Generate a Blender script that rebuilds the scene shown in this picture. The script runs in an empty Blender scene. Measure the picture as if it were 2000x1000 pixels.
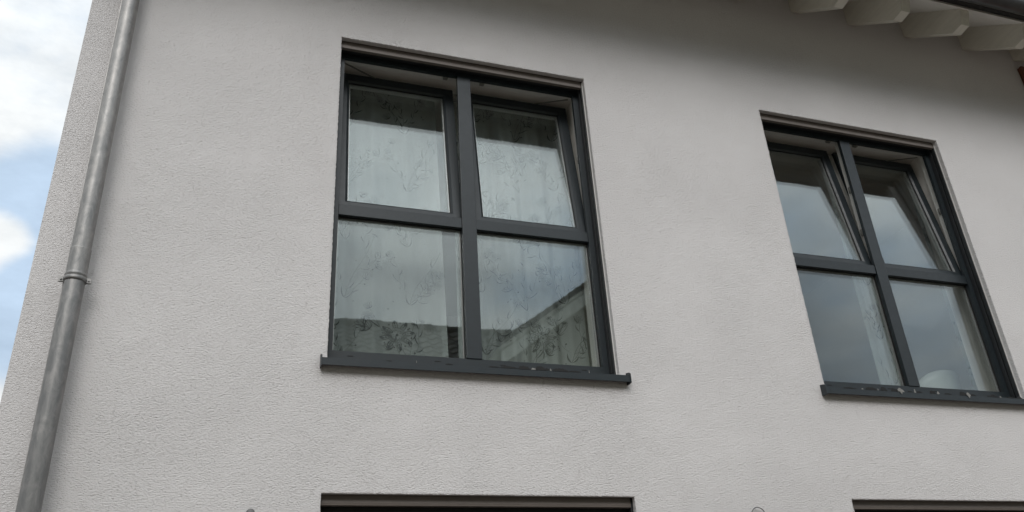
import bpy, bmesh, math, random
from mathutils import Vector, Matrix, noise
rad = math.radians
SC = bpy.context.scene
C = SC.collection

# ------------------------------------------------------------------ camera
cam_d = bpy.data.cameras.new("camera")
cam = bpy.data.objects.new("camera", cam_d)
C.objects.link(cam)
cam.location = (-0.4786, -4.182, 1.2849)
cam.rotation_mode = 'XYZ'
cam.rotation_euler = (2.0502, 0.0576, -0.3210)
cam_d.sensor_fit = 'HORIZONTAL'
cam_d.sensor_width = 36.0
cam_d.lens = 1652.84 / 2000 * 36
cam_d.clip_start = 0.05
cam_d.clip_end = 2000
SC.camera = cam

# ------------------------------------------------------------------ render / exposure
SC.view_settings.view_transform = 'Standard'
SC.view_settings.look = 'None'
SC.view_settings.gamma = 1
SC.view_settings.exposure = 0.07
SC.view_settings.use_curve_mapping = False
try:
    SC.cycles.max_bounces = 14
    SC.cycles.transparent_max_bounces = 24
    SC.cycles.diffuse_bounces = 5
    SC.cycles.glossy_bounces = 5
except Exception:
    pass

# ------------------------------------------------------------------ sky
SUN_EL, SUN_ROT = rad(38), rad(200)     # high, in front of the facade
W = bpy.data.worlds.new("World")
SC.world = W
W.use_nodes = True
wt = W.node_tree
wt.nodes.clear()
def wn(t, **k):
    n = wt.nodes.new(t)
    for a, b in k.items():
        setattr(n, a, b)
    return n
def wl(a, b): wt.links.new(a, b)
def wmath(op, a, b=None, clamp=False):
    n = wn('ShaderNodeMath', operation=op)
    n.use_clamp = clamp
    for i, v in enumerate((a, b)):
        if v is None: continue
        if isinstance(v, (int, float)): n.inputs[i].default_value = v
        else: wl(v, n.inputs[i])
    return n.outputs[0]
sky = wn('ShaderNodeTexSky', sky_type='NISHITA')
sky.sun_disc = False
sky.sun_elevation = SUN_EL
sky.sun_rotation = SUN_ROT
sky.air_density = 1.0
sky.dust_density = 2.0
tc = wn('ShaderNodeTexCoord')
DIR = tc.outputs['Generated']
sep = wn('ShaderNodeSeparateXYZ'); wl(DIR, sep.inputs[0])
el = wmath('MAXIMUM', sep.outputs[2], 0.0)
# cloud layer: noise on the direction, stretched sideways
mp = wn('ShaderNodeMapping'); wl(DIR, mp.inputs[0]); mp.inputs['Scale'].default_value = (1.0, 1.0, 2.2)
n1 = wn('ShaderNodeTexNoise'); wl(mp.outputs[0], n1.inputs['Vector'])
n1.inputs['Scale'].default_value = 3.4; n1.inputs['Detail'].default_value = 9; n1.inputs['Roughness'].default_value = 0.56
n2 = wn('ShaderNodeTexNoise'); wl(mp.outputs[0], n2.inputs['Vector'])
n2.inputs['Scale'].default_value = 8.5; n2.inputs['Detail'].default_value = 8; n2.inputs['Roughness'].default_value = 0.6
def blob(d, r_in, r_out):
    v = Vector(d).normalized()
    dp = wn('ShaderNodeVectorMath', operation='DOT_PRODUCT')
    nrm = wn('ShaderNodeVectorMath', operation='NORMALIZE'); wl(DIR, nrm.inputs[0])
    wl(nrm.outputs[0], dp.inputs[0]); dp.inputs[1].default_value = v
    m = wn('ShaderNodeMapRange'); m.interpolation_type = 'SMOOTHSTEP'
    wl(dp.outputs['Value'], m.inputs[0])
    m.inputs[1].default_value = math.cos(rad(r_out)); m.inputs[2].default_value = math.cos(rad(r_in))
    m.inputs[3].default_value = 0; m.inputs[4].default_value = 1
    return m.outputs[0]
holes = None
for d, a, b, k in (((-0.205, 0.862, 0.465), 0.5, 5.5, .55), ((-0.205, 0.905, 0.36), 0.5, 5.0, .55),
                   ((0.55, -0.72, 0.42), 6, 26, .24)):
    h = wmath('MULTIPLY', blob(d, a, b), k)
    holes = h if holes is None else wmath('ADD', holes, h)
cl = wmath('MULTIPLY', blob((-0.235, 0.870, 0.432), 0.2, 2.6), .45)
cov = wmath('ADD', wmath('SUBTRACT', wmath('ADD', n1.outputs[0], 0.24), holes), cl)
cr = wn('ShaderNodeMapRange'); cr.interpolation_type = 'SMOOTHSTEP'
wl(cov, cr.inputs[0]); cr.inputs[1].default_value = 0.30; cr.inputs[2].default_value = 0.66
cr.inputs[3].default_value = 0.0; cr.inputs[4].default_value = 1.0
# cloud brightness : thin / thick variation and a brighter zenith, as under a real cloud deck
cb = wn('ShaderNodeMapRange'); wl(n2.outputs[0], cb.inputs[0])
cb.inputs[1].default_value = 0.35; cb.inputs[2].default_value = 0.7
cb.inputs[3].default_value = 0.86; cb.inputs[4].default_value = 1.10
back = wmath('ADD', wmath('MULTIPLY', el, 0.30), 0.78)
front = wmath('MINIMUM', wmath('ADD', wmath('MULTIPLY', wmath('POWER', el, 1.35), 2.65), 0.08), 1.6)   # bright cloud deck round the hidden sun, grey horizon
side = wn('ShaderNodeMapRange'); side.interpolation_type = 'SMOOTHSTEP'; wl(sep.outputs[1], side.inputs[0])
side.inputs[1].default_value = -.30; side.inputs[2].default_value = .45
front = wmath('MULTIPLY', front, wmath('ADD', wmath('MULTIPLY', blob((0.14, -0.87, 0.46), 6, 28), .50), wmath('ADD', wmath('MULTIPLY', blob((0.74, -0.60, 0.30), 2, 13), .75), 1.0)))
zen = wmath('ADD', wmath('MULTIPLY', front, wmath('SUBTRACT', 1.0, side.outputs[0])), wmath('MULTIPLY', back, side.outputs[0]))
cbr = wmath('MULTIPLY', cb.outputs[0], zen)
ccol = wn('ShaderNodeMix', data_type='RGBA')
ccol.inputs['A'].default_value = (0.66, 0.82, 1.0, 1); ccol.inputs['B'].default_value = (0.96, 0.99, 1.0, 1)
wl(wmath('MULTIPLY', cr.outputs[0], cb.outputs[0], True), ccol.inputs['Factor'])
cfac = wmath('ADD', wmath('MULTIPLY', cr.outputs[0], 0.18), 0.82)      # even the gaps are veiled by thin high cloud
bg_s = wn('ShaderNodeBackground'); wl(sky.outputs[0], bg_s.inputs[0]); bg_s.inputs[1].default_value = 0.15
bg_c = wn('ShaderNodeBackground'); wl(ccol.outputs['Result'], bg_c.inputs[0]); wl(cbr, bg_c.inputs[1])
mixw = wn('ShaderNodeMixShader'); wl(cfac, mixw.inputs[0]); wl(bg_s.outputs[0], mixw.inputs[1]); wl(bg_c.outputs[0], mixw.inputs[2])
wo = wn('ShaderNodeOutputWorld'); wl(mixw.outputs[0], wo.inputs[0])

# ------------------------------------------------------------------ sun behind cloud
sd = bpy.data.lights.new("sun", 'SUN')
sd.energy = 1.15; sd.angle = rad(30); sd.color = (1.0, 0.965, 0.93)
so = bpy.data.objects.new("sun", sd); C.objects.link(so)
az = SUN_ROT      # compass: 0 = +Y, clockwise
sdir = Vector((math.sin(az) * math.cos(SUN_EL), math.cos(az) * math.cos(SUN_EL), math.sin(SUN_EL)))
so.rotation_euler = (-sdir).to_track_quat('-Z', 'Y').to_euler()
sky.sun_rotation = az

# ------------------------------------------------------------------ helpers
def tag(o, label=None, cat=None, group=None, kind=None):
    if label: o['label'] = label
    if cat: o['category'] = cat
    if group: o['group'] = group
    if kind: o['kind'] = kind
    return o
def empty(name, loc=(0, 0, 0)):
    o = bpy.data.objects.new(name, None); C.objects.link(o)
    o.empty_display_size = 0.2
    o.location = loc
    return o
class MB:
    def __init__(s): s.v = []; s.f = []; s.m = []; s.sm = []
    def add(s, vs, fs, m=0, smooth=False):
        o = len(s.v); s.v += [tuple(v) for v in vs]
        for f in fs:
            s.f.append([i + o for i in f]); s.m.append(m); s.sm.append(smooth)
        return s
    def box(s, x0, x1, y0, y1, z0, z1, m=0, bev=0.0):
        if bev > 0:
            bm = bmesh.new()
            bmesh.ops.create_cube(bm, size=1)
            for v in bm.verts:
                v.co = Vector((x0 + (v.co.x + .5) * (x1 - x0), y0 + (v.co.y + .5) * (y1 - y0), z0 + (v.co.z + .5) * (z1 - z0)))
            bmesh.ops.bevel(bm, geom=bm.edges[:], offset=bev, segments=2, affect='EDGES', profile=.5)
            bm.verts.ensure_lookup_table()
            s.add([v.co[:] for v in bm.verts], [[v.index for v in f.verts] for f in bm.faces], m)
            bm.free(); return s
        vs = [(x, y, z) for x in (x0, x1) for y in (y0, y1) for z in (z0, z1)]
        return s.add(vs, [(0, 1, 3, 2), (4, 6, 7, 5), (0, 4, 5, 1), (2, 3, 7, 6), (0, 2, 6, 4), (1, 5, 7, 3)], m)
    def ring(s, x0, x1, z0, z1, l, r, b, t, y0, y1, m=0, bev=0.0, cham=0.0):
        # mitred rectangular frame; cham = inward slope of the inner edge of the front face
        O = [(x0, z0), (x1, z0), (x1, z1), (x0, z1)]
        I = [(x0 + l, z0 + b), (x1 - r, z0 + b), (x1 - r, z1 - t), (x0 + l, z1 - t)]
        c = cham
        J = [(I[0][0] - c, I[0][1] - c), (I[1][0] + c, I[1][1] - c), (I[2][0] + c, I[2][1] + c), (I[3][0] - c, I[3][1] + c)]
        bm = bmesh.new()
        def lay(P, y): return [bm.verts.new((p[0], y, p[1])) for p in P]
        of, jf, = lay(O, y0), lay(J, y0)
        i2 = lay(I, y0 + c * .8) if c > 0 else jf
        ob, ib = lay(O, y1), lay(I, y1)
        for k in range(4):
            n = (k + 1) % 4
            bm.faces.new((of[k], of[n], jf[n], jf[k]))
            if c > 0: bm.faces.new((jf[k], jf[n], i2[n], i2[k]))
            bm.faces.new((i2[k], i2[n], ib[n], ib[k]))
            bm.faces.new((ib[k], ib[n], ob[n], ob[k]))
            bm.faces.new((ob[k], ob[n], of[n], of[k]))
        if bev > 0:
            es = [e for e in bm.edges if len(e.link_faces) == 2 and e.calc_face_angle(0) > .5]
            bmesh.ops.bevel(bm, geom=es, offset=bev, segments=1, affect='EDGES')
        bm.verts.index_update()
        s.add([v.co[:] for v in bm.verts], [[v.index for v in f.verts] for f in bm.faces], m)
        bm.free(); return s
    def prism(s, pts, axis, a0, a1, m=0):
        # pts: closed 2-D outline; axis 'x': (y,z) outline swept in x ; 'y': (x,z) outline swept in y
        n = len(pts)
        if axis == 'x': P = [(a, p[0], p[1]) for a in (a0, a1) for p in pts]
        else: P = [(p[0], a, p[1]) for a in (a0, a1) for p in pts]
        fs = [list(range(n)), list(range(2 * n - 1, n - 1, -1))]
        fs += [(k, (k + 1) % n, n + (k + 1) % n, n + k) for k in range(n)]
        return s.add(P, fs, m)
    def tube(s, pts, r, seg=12, m=0, cap=True):
        pts = [Vector(p) for p in pts]; n = len(pts)
        rs = r if isinstance(r, (list, tuple)) else [r] * n
        vs = []
        up = None
        for i, p in enumerate(pts):
            t = (pts[min(i + 1, n - 1)] - pts[max(i - 1, 0)]).normalized()
            if up is None: up = Vector((1, 0, 0)) if abs(t.x) < .9 else Vector((0, 1, 0))
            a = (up - t * up.dot(t)).normalized(); b = t.cross(a); up = a
            for k in range(seg):
                w = 2 * math.pi * k / seg
                vs.append(p + (a * math.cos(w) + b * math.sin(w)) * rs[i])
        fs = []
        for i in range(n - 1):
            for k in range(seg):
                k2 = (k + 1) % seg
                fs.append((i * seg + k, i * seg + k2, (i + 1) * seg + k2, (i + 1) * seg + k))
        s.add(vs, fs, m, True)
        if cap:
            s.add(vs[:seg], [list(range(seg - 1, -1, -1))], m); s.add(vs[-seg:], [list(range(seg))], m)
        return s
    def build(s, name, mats, parent=None, xf=None):
        me = bpy.data.meshes.new(name)
        vs = s.v if xf is None else [tuple(xf @ Vector(v)) for v in s.v]
        me.from_pydata(vs, [], s.f)
        for m in (mats if isinstance(mats, (list, tuple)) else [mats]): me.materials.append(m)
        me.polygons.foreach_set('material_index', s.m)
        me.polygons.foreach_set('use_smooth', s.sm)
        bm = bmesh.new(); bm.from_mesh(me)
        bmesh.ops.recalc_face_normals(bm, faces=bm.faces); bm.to_mesh(me); bm.free()
        me.update()
        o = bpy.data.objects.new(name, me); C.objects.link(o)
        if parent: o.parent = parent
        return o

# ------------------------------------------------------------------ materials
def newmat(name):
    m = bpy.data.materials.new(name); m.use_nodes = True
    t = m.node_tree; t.nodes.clear()
    out = t.nodes.new('ShaderNodeOutputMaterial')
    return m, t, out
def N(t, typ, **k):
    n = t.nodes.new(typ)
    for a, b in k.items(): setattr(n, a, b)
    return n
def princ(name, col, rough=.6, metal=0.0, var=0.0, vscale=5.0, bump=0.0, bscale=100.0, spec=.5, stretch=(1, 1, 1), rvar=0.0):
    m, t, out = newmat(name)
    p = N(t, 'ShaderNodeBsdfPrincipled')
    t.links.new(p.outputs[0], out.inputs[0])
    p.inputs['Base Color'].default_value = (*col, 1)
    p.inputs['Roughness'].default_value = rough; p.inputs['Metallic'].default_value = metal
    p.inputs['Specular IOR Level'].default_value = spec
    tc = N(t, 'ShaderNodeTexCoord'); mp = N(t, 'ShaderNodeMapping')
    t.links.new(tc.outputs['Object'], mp.inputs[0]); mp.inputs['Scale'].default_value = stretch
    if var > 0:
        n = N(t, 'ShaderNodeTexNoise'); t.links.new(mp.outputs[0], n.inputs['Vector'])
        n.inputs['Scale'].default_value = vscale; n.inputs['Detail'].default_value = 7; n.inputs['Roughness'].default_value = .62
        r = N(t, 'ShaderNodeMapRange'); t.links.new(n.outputs[0], r.inputs[0])
        r.inputs[1].default_value = .3; r.inputs[2].default_value = .7
        r.inputs[3].default_value = 1 - var; r.inputs[4].default_value = 1 + var
        h = N(t, 'ShaderNodeVectorMath', operation='SCALE'); h.inputs[0].default_value = col
        t.links.new(r.outputs[0], h.inputs['Scale']); t.links.new(h.outputs[0], p.inputs['Base Color'])
        if rvar > 0:
            r2 = N(t, 'ShaderNodeMapRange'); t.links.new(n.outputs[0], r2.inputs[0])
            r2.inputs[1].default_value = .3; r2.inputs[2].default_value = .7
            r2.inputs[3].default_value = rough + rvar; r2.inputs[4].default_value = max(.05, rough - rvar)
            t.links.new(r2.outputs[0], p.inputs['Roughness'])
    if bump > 0:
        n = N(t, 'ShaderNodeTexNoise'); t.links.new(mp.outputs[0], n.inputs['Vector'])
        n.inputs['Scale'].default_value = bscale; n.inputs['Detail'].default_value = 5
        b = N(t, 'ShaderNodeBump'); b.inputs['Strength'].default_value = 1; b.inputs['Distance'].default_value = bump
        t.links.new(n.outputs[0], b.inputs['Height']); t.links.new(b.outputs[0], p.inputs['Normal'])
    return m

def plaster_mat(name, col=(.705, .685, .683)):
    m, t, out = newmat(name)
    L = t.links.new
    p = N(t, 'ShaderNodeBsdfPrincipled'); L(p.outputs[0], out.inputs[0])
    p.inputs['Roughness'].default_value = .93; p.inputs['Specular IOR Level'].default_value = .15
    tc = N(t, 'ShaderNodeTexCoord'); V = tc.outputs['Object']
    # grains of the rubbed render: clumpy, slightly longer sideways
    mp = N(t, 'ShaderNodeMapping'); L(V, mp.inputs[0]); mp.inputs['Scale'].default_value = (.62, 1, 1.25)
    a = N(t, 'ShaderNodeTexNoise'); L(mp.outputs[0], a.inputs['Vector'])
    a.inputs['Scale'].default_value = 120; a.inputs['Detail'].default_value = 4; a.inputs['Roughness'].default_value = .66
    b = N(t, 'ShaderNodeTexVoronoi'); L(mp.outputs[0], b.inputs['Vector']); b.inputs['Scale'].default_value = 170
    big = N(t, 'ShaderNodeTexNoise'); L(V, big.inputs['Vector']); big.inputs['Scale'].default_value = 1.7; big.inputs['Detail'].default_value = 4
    # strength of the texture changes over the wall, as the trowel left it
    rr = N(t, 'ShaderNodeMapRange'); L(big.outputs[0], rr.inputs[0]); rr.inputs[1].default_value = .35; rr.inputs[2].default_value = .65
    rr.inputs[3].default_value = .85; rr.inputs[4].default_value = 1.2
    # sparse deeper pits, in drifts
    a2 = N(t, 'ShaderNodeTexNoise'); L(mp.outputs[0], a2.inputs['Vector']); a2.inputs['Scale'].default_value = 115; a2.inputs['Detail'].default_value = 1.5
    cl = N(t, 'ShaderNodeTexNoise'); L(V, cl.inputs['Vector']); cl.inputs['Scale'].default_value = 14; cl.inputs['Detail'].default_value = 3
    c2 = N(t, 'ShaderNodeMapRange'); L(cl.outputs[0], c2.inputs[0]); c2.inputs[1].default_value = .35; c2.inputs[2].default_value = .7
    c2.inputs[3].default_value = .33; c2.inputs[4].default_value = .38
    sb = N(t, 'ShaderNodeMath', operation='SUBTRACT'); L(a2.outputs[0], sb.inputs[0]); L(c2.outputs[0], sb.inputs[1])
    pit = N(t, 'ShaderNodeMapRange'); L(sb.outputs[0], pit.inputs[0]); pit.inputs[1].default_value = -.04; pit.inputs[2].default_value = .06
    pit.inputs[3].default_value = -.35; pit.inputs[4].default_value = 0
    s1 = N(t, 'ShaderNodeMath', operation='MULTIPLY'); L(b.outputs['Distance'], s1.inputs[0]); s1.inputs[1].default_value = -.25
    s2 = N(t, 'ShaderNodeMath', operation='ADD'); L(a.outputs[0], s2.inputs[0]); L(s1.outputs[0], s2.inputs[1])
    s3 = N(t, 'ShaderNodeMath', operation='ADD'); L(s2.outputs[0], s3.inputs[0]); L(pit.outputs[0], s3.inputs[1])
    s4 = N(t, 'ShaderNodeMath', operation='MULTIPLY'); L(s3.outputs[0], s4.inputs[0]); L(rr.outputs[0], s4.inputs[1])
    bp = N(t, 'ShaderNodeBump'); bp.inputs['Strength'].default_value = 1.0; bp.inputs['Distance'].default_value = .0062
    L(s4.outputs[0], bp.inputs['Height'])
    # trowel waves, very shallow
    w = N(t, 'ShaderNodeTexNoise'); L(V, w.inputs['Vector']); w.inputs['Scale'].default_value = 4; w.inputs['Detail'].default_value = 3
    bp2 = N(t, 'ShaderNodeBump'); bp2.inputs['Distance'].default_value = .012; bp2.inputs['Strength'].default_value = .6
    L(w.outputs[0], bp2.inputs['Height']); L(bp2.outputs[0], bp.inputs['Normal']); L(bp.outputs[0], p.inputs['Normal'])
    # weathering: faint large blotches
    w2 = N(t, 'ShaderNodeTexNoise'); L(V, w2.inputs['Vector']); w2.inputs['Scale'].default_value = 1.1; w2.inputs['Detail'].default_value = 6
    r3 = N(t, 'ShaderNodeMapRange'); L(w2.outputs[0], r3.inputs[0]); r3.inputs[1].default_value = .3; r3.inputs[2].default_value = .7
    r3.inputs[3].default_value = .955; r3.inputs[4].default_value = 1.03
    h = N(t, 'ShaderNodeVectorMath', operation='SCALE'); h.inputs[0].default_value = col; L(r3.outputs[0], h.inputs['Scale'])
    L(h.outputs[0], p.inputs['Base Color'])
    return m

def glass_mat(name):
    m, t, out = newmat(name); L = t.links.new
    g = N(t, 'ShaderNodeNewGeometry')
    ior = N(t, 'ShaderNodeMapRange'); L(g.outputs['Backfacing'], ior.inputs[0])
    ior.inputs[3].default_value = 1.52; ior.inputs[4].default_value = 1 / 1.52
    fr = N(t, 'ShaderNodeFresnel'); L(ior.outputs[0], fr.inputs['IOR'])
    tr = N(t, 'ShaderNodeBsdfTransparent'); tr.inputs[0].default_value = (.962, .972, .970, 1)
    tcg = N(t, 'ShaderNodeTexCoord'); wn_ = N(t, 'ShaderNodeTexNoise'); L(tcg.outputs['Object'], wn_.inputs['Vector']); wn_.inputs['Scale'].default_value = 4.5; wn_.inputs['Detail'].default_value = 1
    bg = N(t, 'ShaderNodeBump'); bg.inputs['Distance'].default_value = .00018; L(wn_.outputs[0], bg.inputs['Height'])
    gl = N(t, 'ShaderNodeBsdfGlossy'); L(bg.outputs[0], gl.inputs['Normal']); gl.inputs['Roughness'].default_value = 0.0; gl.inputs[0].default_value = (.92, .985, 1.0, 1)
    mx = N(t, 'ShaderNodeMixShader'); L(fr.outputs[0], mx.inputs[0]); L(tr.outputs[0], mx.inputs[1]); L(gl.outputs[0], mx.inputs[2])
    L(mx.outputs[0], out.inputs[0])
    return m

def curtain_mat(name, col, trans, dark=False):
    m, t, out = newmat(name); L = t.links.new
    d = N(t, 'ShaderNodeBsdfDiffuse'); d.inputs[0].default_value = (*col, 1)
    tl = N(t, 'ShaderNodeBsdfTranslucent'); tl.inputs[0].default_value = (*col, 1)
    tr = N(t, 'ShaderNodeBsdfTransparent')
    m1 = N(t, 'ShaderNodeMixShader'); m1.inputs[0].default_value = .35; L(d.outputs[0], m1.inputs[1]); L(tl.outputs[0], m1.inputs[2])
    m2 = N(t, 'ShaderNodeMixShader'); L(m1.outputs[0], m2.inputs[1]); L(tr.outputs[0], m2.inputs[2])
    m2.inputs[0].default_value = trans
    L(m2.outputs[0], out.inputs[0])
    return m

def tile_mat(name, col):
    return princ(name, col, rough=.7, var=.35, vscale=6, bump=.002, bscale=60)

def zinc_mat():
    m, t, out = newmat('zinc'); L = t.links.new
    p = N(t, 'ShaderNodeBsdfPrincipled'); L(p.outputs[0], out.inputs[0])
    p.inputs['Metallic'].default_value = .62
    tc = N(t, 'ShaderNodeTexCoord'); mp = N(t, 'ShaderNodeMapping'); L(tc.outputs['Object'], mp.inputs[0]); mp.inputs['Scale'].default_value = (1, 1, .16)
    n = N(t, 'ShaderNodeTexNoise'); L(mp.outputs[0], n.inputs['Vector']); n.inputs['Scale'].default_value = 30; n.inputs['Detail'].default_value = 6; n.inputs['Roughness'].default_value = .65
    cr = N(t, 'ShaderNodeValToRGB')
    mp2 = N(t, 'ShaderNodeMapping'); L(tc.outputs['Object'], mp2.inputs[0]); mp2.inputs['Scale'].default_value = (1, 1, .45)
    pt = N(t, 'ShaderNodeTexNoise'); L(mp2.outputs[0], pt.inputs['Vector']); pt.inputs['Scale'].default_value = 26; pt.inputs['Detail'].default_value = 8; pt.inputs['Roughness'].default_value = .7; pt.inputs['Distortion'].default_value = .6
    sx = N(t, 'ShaderNodeSeparateXYZ'); L(tc.outputs['Object'], sx.inputs[0])
    hz = N(t, 'ShaderNodeMapRange'); L(sx.outputs[2], hz.inputs[0]); hz.inputs[1].default_value = 2.6; hz.inputs[2].default_value = 4.4
    hz.inputs[3].default_value = -.14; hz.inputs[4].default_value = .05       # chalky patina grows on the rain-washed upper length
    av = N(t, 'ShaderNodeMath', operation='ADD'); L(pt.outputs[0], av.inputs[0]); L(hz.outputs[0], av.inputs[1])
    mx = N(t, 'ShaderNodeMix'); mx.inputs['Factor'].default_value = .35; L(av.outputs[0], mx.inputs['A']); L(n.outputs[0], mx.inputs['B']); L(mx.outputs['Result'], cr.inputs[0])
    cr.color_ramp.elements[0].position = .36; cr.color_ramp.elements[0].color = (.19, .192, .192, 1)
    cr.color_ramp.elements[1].position = .62; cr.color_ramp.elements[1].color = (.35, .34, .33, 1)
    L(cr.outputs[0], p.inputs['Base Color'])
    r = N(t, 'ShaderNodeMapRange'); L(n.outputs[0], r.inputs[0]); r.inputs[1].default_value = .3; r.inputs[2].default_value = .7
    r.inputs[3].default_value = .42; r.inputs[4].default_value = .58; L(r.outputs[0], p.inputs['Roughness'])
    n2 = N(t, 'ShaderNodeTexNoise'); L(mp.outputs[0], n2.inputs['Vector']); n2.inputs['Scale'].default_value = 9; n2.inputs['Detail'].default_value = 3
    b = N(t, 'ShaderNodeBump'); b.inputs['Distance'].default_value = .003; b.inputs['Strength'].default_value = .5; L(n2.outputs[0], b.inputs['Height']); L(b.outputs[0], p.inputs['Normal'])
    return m

M = {}
M['plaster'] = plaster_mat('plaster')
M['plaster2'] = plaster_mat('neighbour_plaster', (.50, .52, .42))
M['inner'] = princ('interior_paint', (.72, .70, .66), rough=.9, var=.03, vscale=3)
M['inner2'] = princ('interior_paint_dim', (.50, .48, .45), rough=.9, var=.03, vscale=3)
M['floor'] = princ('interior_floor', (.22, .13, .08), rough=.5, var=.2, vscale=8, stretch=(1, 8, 1))
M['anth'] = princ('anthracite_foil', (.013, .019, .023), rough=.42, var=.10, vscale=35, bump=.0004, bscale=400, spec=.5, rvar=.05)
M['sillmat'] = princ('sill_aluminium', (.016, .023, .028), rough=.40, var=.16, vscale=22, bump=.0003, bscale=300, rvar=.08)
M['upvc'] = princ('white_upvc', (.62, .61, .58), rough=.45, var=.04, vscale=20)
M['rail'] = princ('guide_rail_dark', (.018, .020, .022), rough=.5, var=.1)
M['bar'] = princ('shutter_bar_bronze', (.17, .145, .13), rough=.5, var=.08, vscale=15, stretch=(1, 1, 6))
M['bead'] = princ('white_plaster_bead', (.75, .74, .72), rough=.6, var=.06, vscale=40)
M['black'] = princ('rubber_black', (.005, .005, .005), rough=.7, var=.1)
M['steel'] = princ('fitting_steel', (.30, .29, .27), rough=.4, metal=.8, var=.1)
M['spacer'] = princ('spacer_aluminium', (.42, .42, .41), rough=.4, metal=.5, var=.05)
M['glass'] = glass_mat('glass')
M['net'] = curtain_mat('net_curtain', (.62, .66, .64), .36)
M['netfig'] = curtain_mat('net_figure', (.13, .14, .14), .44)
M['zinc'] = zinc_mat()
M['gutter'] = princ('gutter_metal', (.10, .105, .11), rough=.35, metal=.6, var=.15, vscale=12)
M['creamwood'] = princ('cream_painted_wood', (.74, .72, .64), rough=.65, var=.07, vscale=9, stretch=(3, .6, 3), bump=.0008, bscale=90)
M['soffit'] = princ('soffit_boards', (.80, .79, .75), rough=.7, var=.05, vscale=10, stretch=(.5, 4, 4))
M['rooftile'] = tile_mat('roof_tile', (.055, .055, .055))
M['rooftile2'] = tile_mat('roof_tile_far', (.045, .048, .047))
M['brownwood'] = princ('brown_timber', (.15, .055, .028), rough=.6, var=.3, vscale=12, stretch=(6, 6, .5), bump=.001, bscale=80)
M['ground'] = princ('paving', (.11, .09, .075), rough=.9, var=.2, vscale=3, bump=.004, bscale=40)
M['white'] = princ('white_shell', (.50, .54, .50), rough=.35, var=.02)
M['flake'] = princ('film_flake', (.22, .215, .205), rough=.6, var=.2, vscale=80)
M['cable'] = princ('grey_cable', (.13, .13, .13), rough=.5, var=.1)
M['wood'] = princ('chair_wood', (.35, .22, .12), rough=.5, var=.2, vscale=20)
M['verge'] = princ('white_verge', (.80, .84, .76), rough=.6, var=.05)

# ------------------------------------------------------------------ ground
g = MB(); R_ = 600
g.add([(-R_, -R_, -.35), (R_, -R_, -.35), (R_, R_, -.35), (-R_, R_, -.35)], [(0, 1, 2, 3)])
tag(g.build('ground', M['ground']), kind='structure')

# ------------------------------------------------------------------ the house
WX = (0.0, 3.08)                 # left edges of the window openings
WW = 1.666
ZT, ZB = 5.05, 2.885             # upper openings
LT, LB = 2.20, -0.25             # lower openings
XL, XR = -1.43, 6.08
DEPTH = 8.0
WALLTOP = 6.40
house = empty('house', (0, 0, -.35))
tag(house, 'white rough plaster house facade with two dark framed tilt windows, zinc downpipe and open rafters', 'house')
HP = Vector((0, 0, .35))         # children are built in world coordinates; parent offset undone here
def kid(mb, name, mats, parent=None):
    o = mb.build(name, mats)
    p = parent or house
    o.parent = p
    o.matrix_parent_inverse = Matrix.Translation(HP) if p is house else Matrix.Identity(4)
    return o

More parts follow.
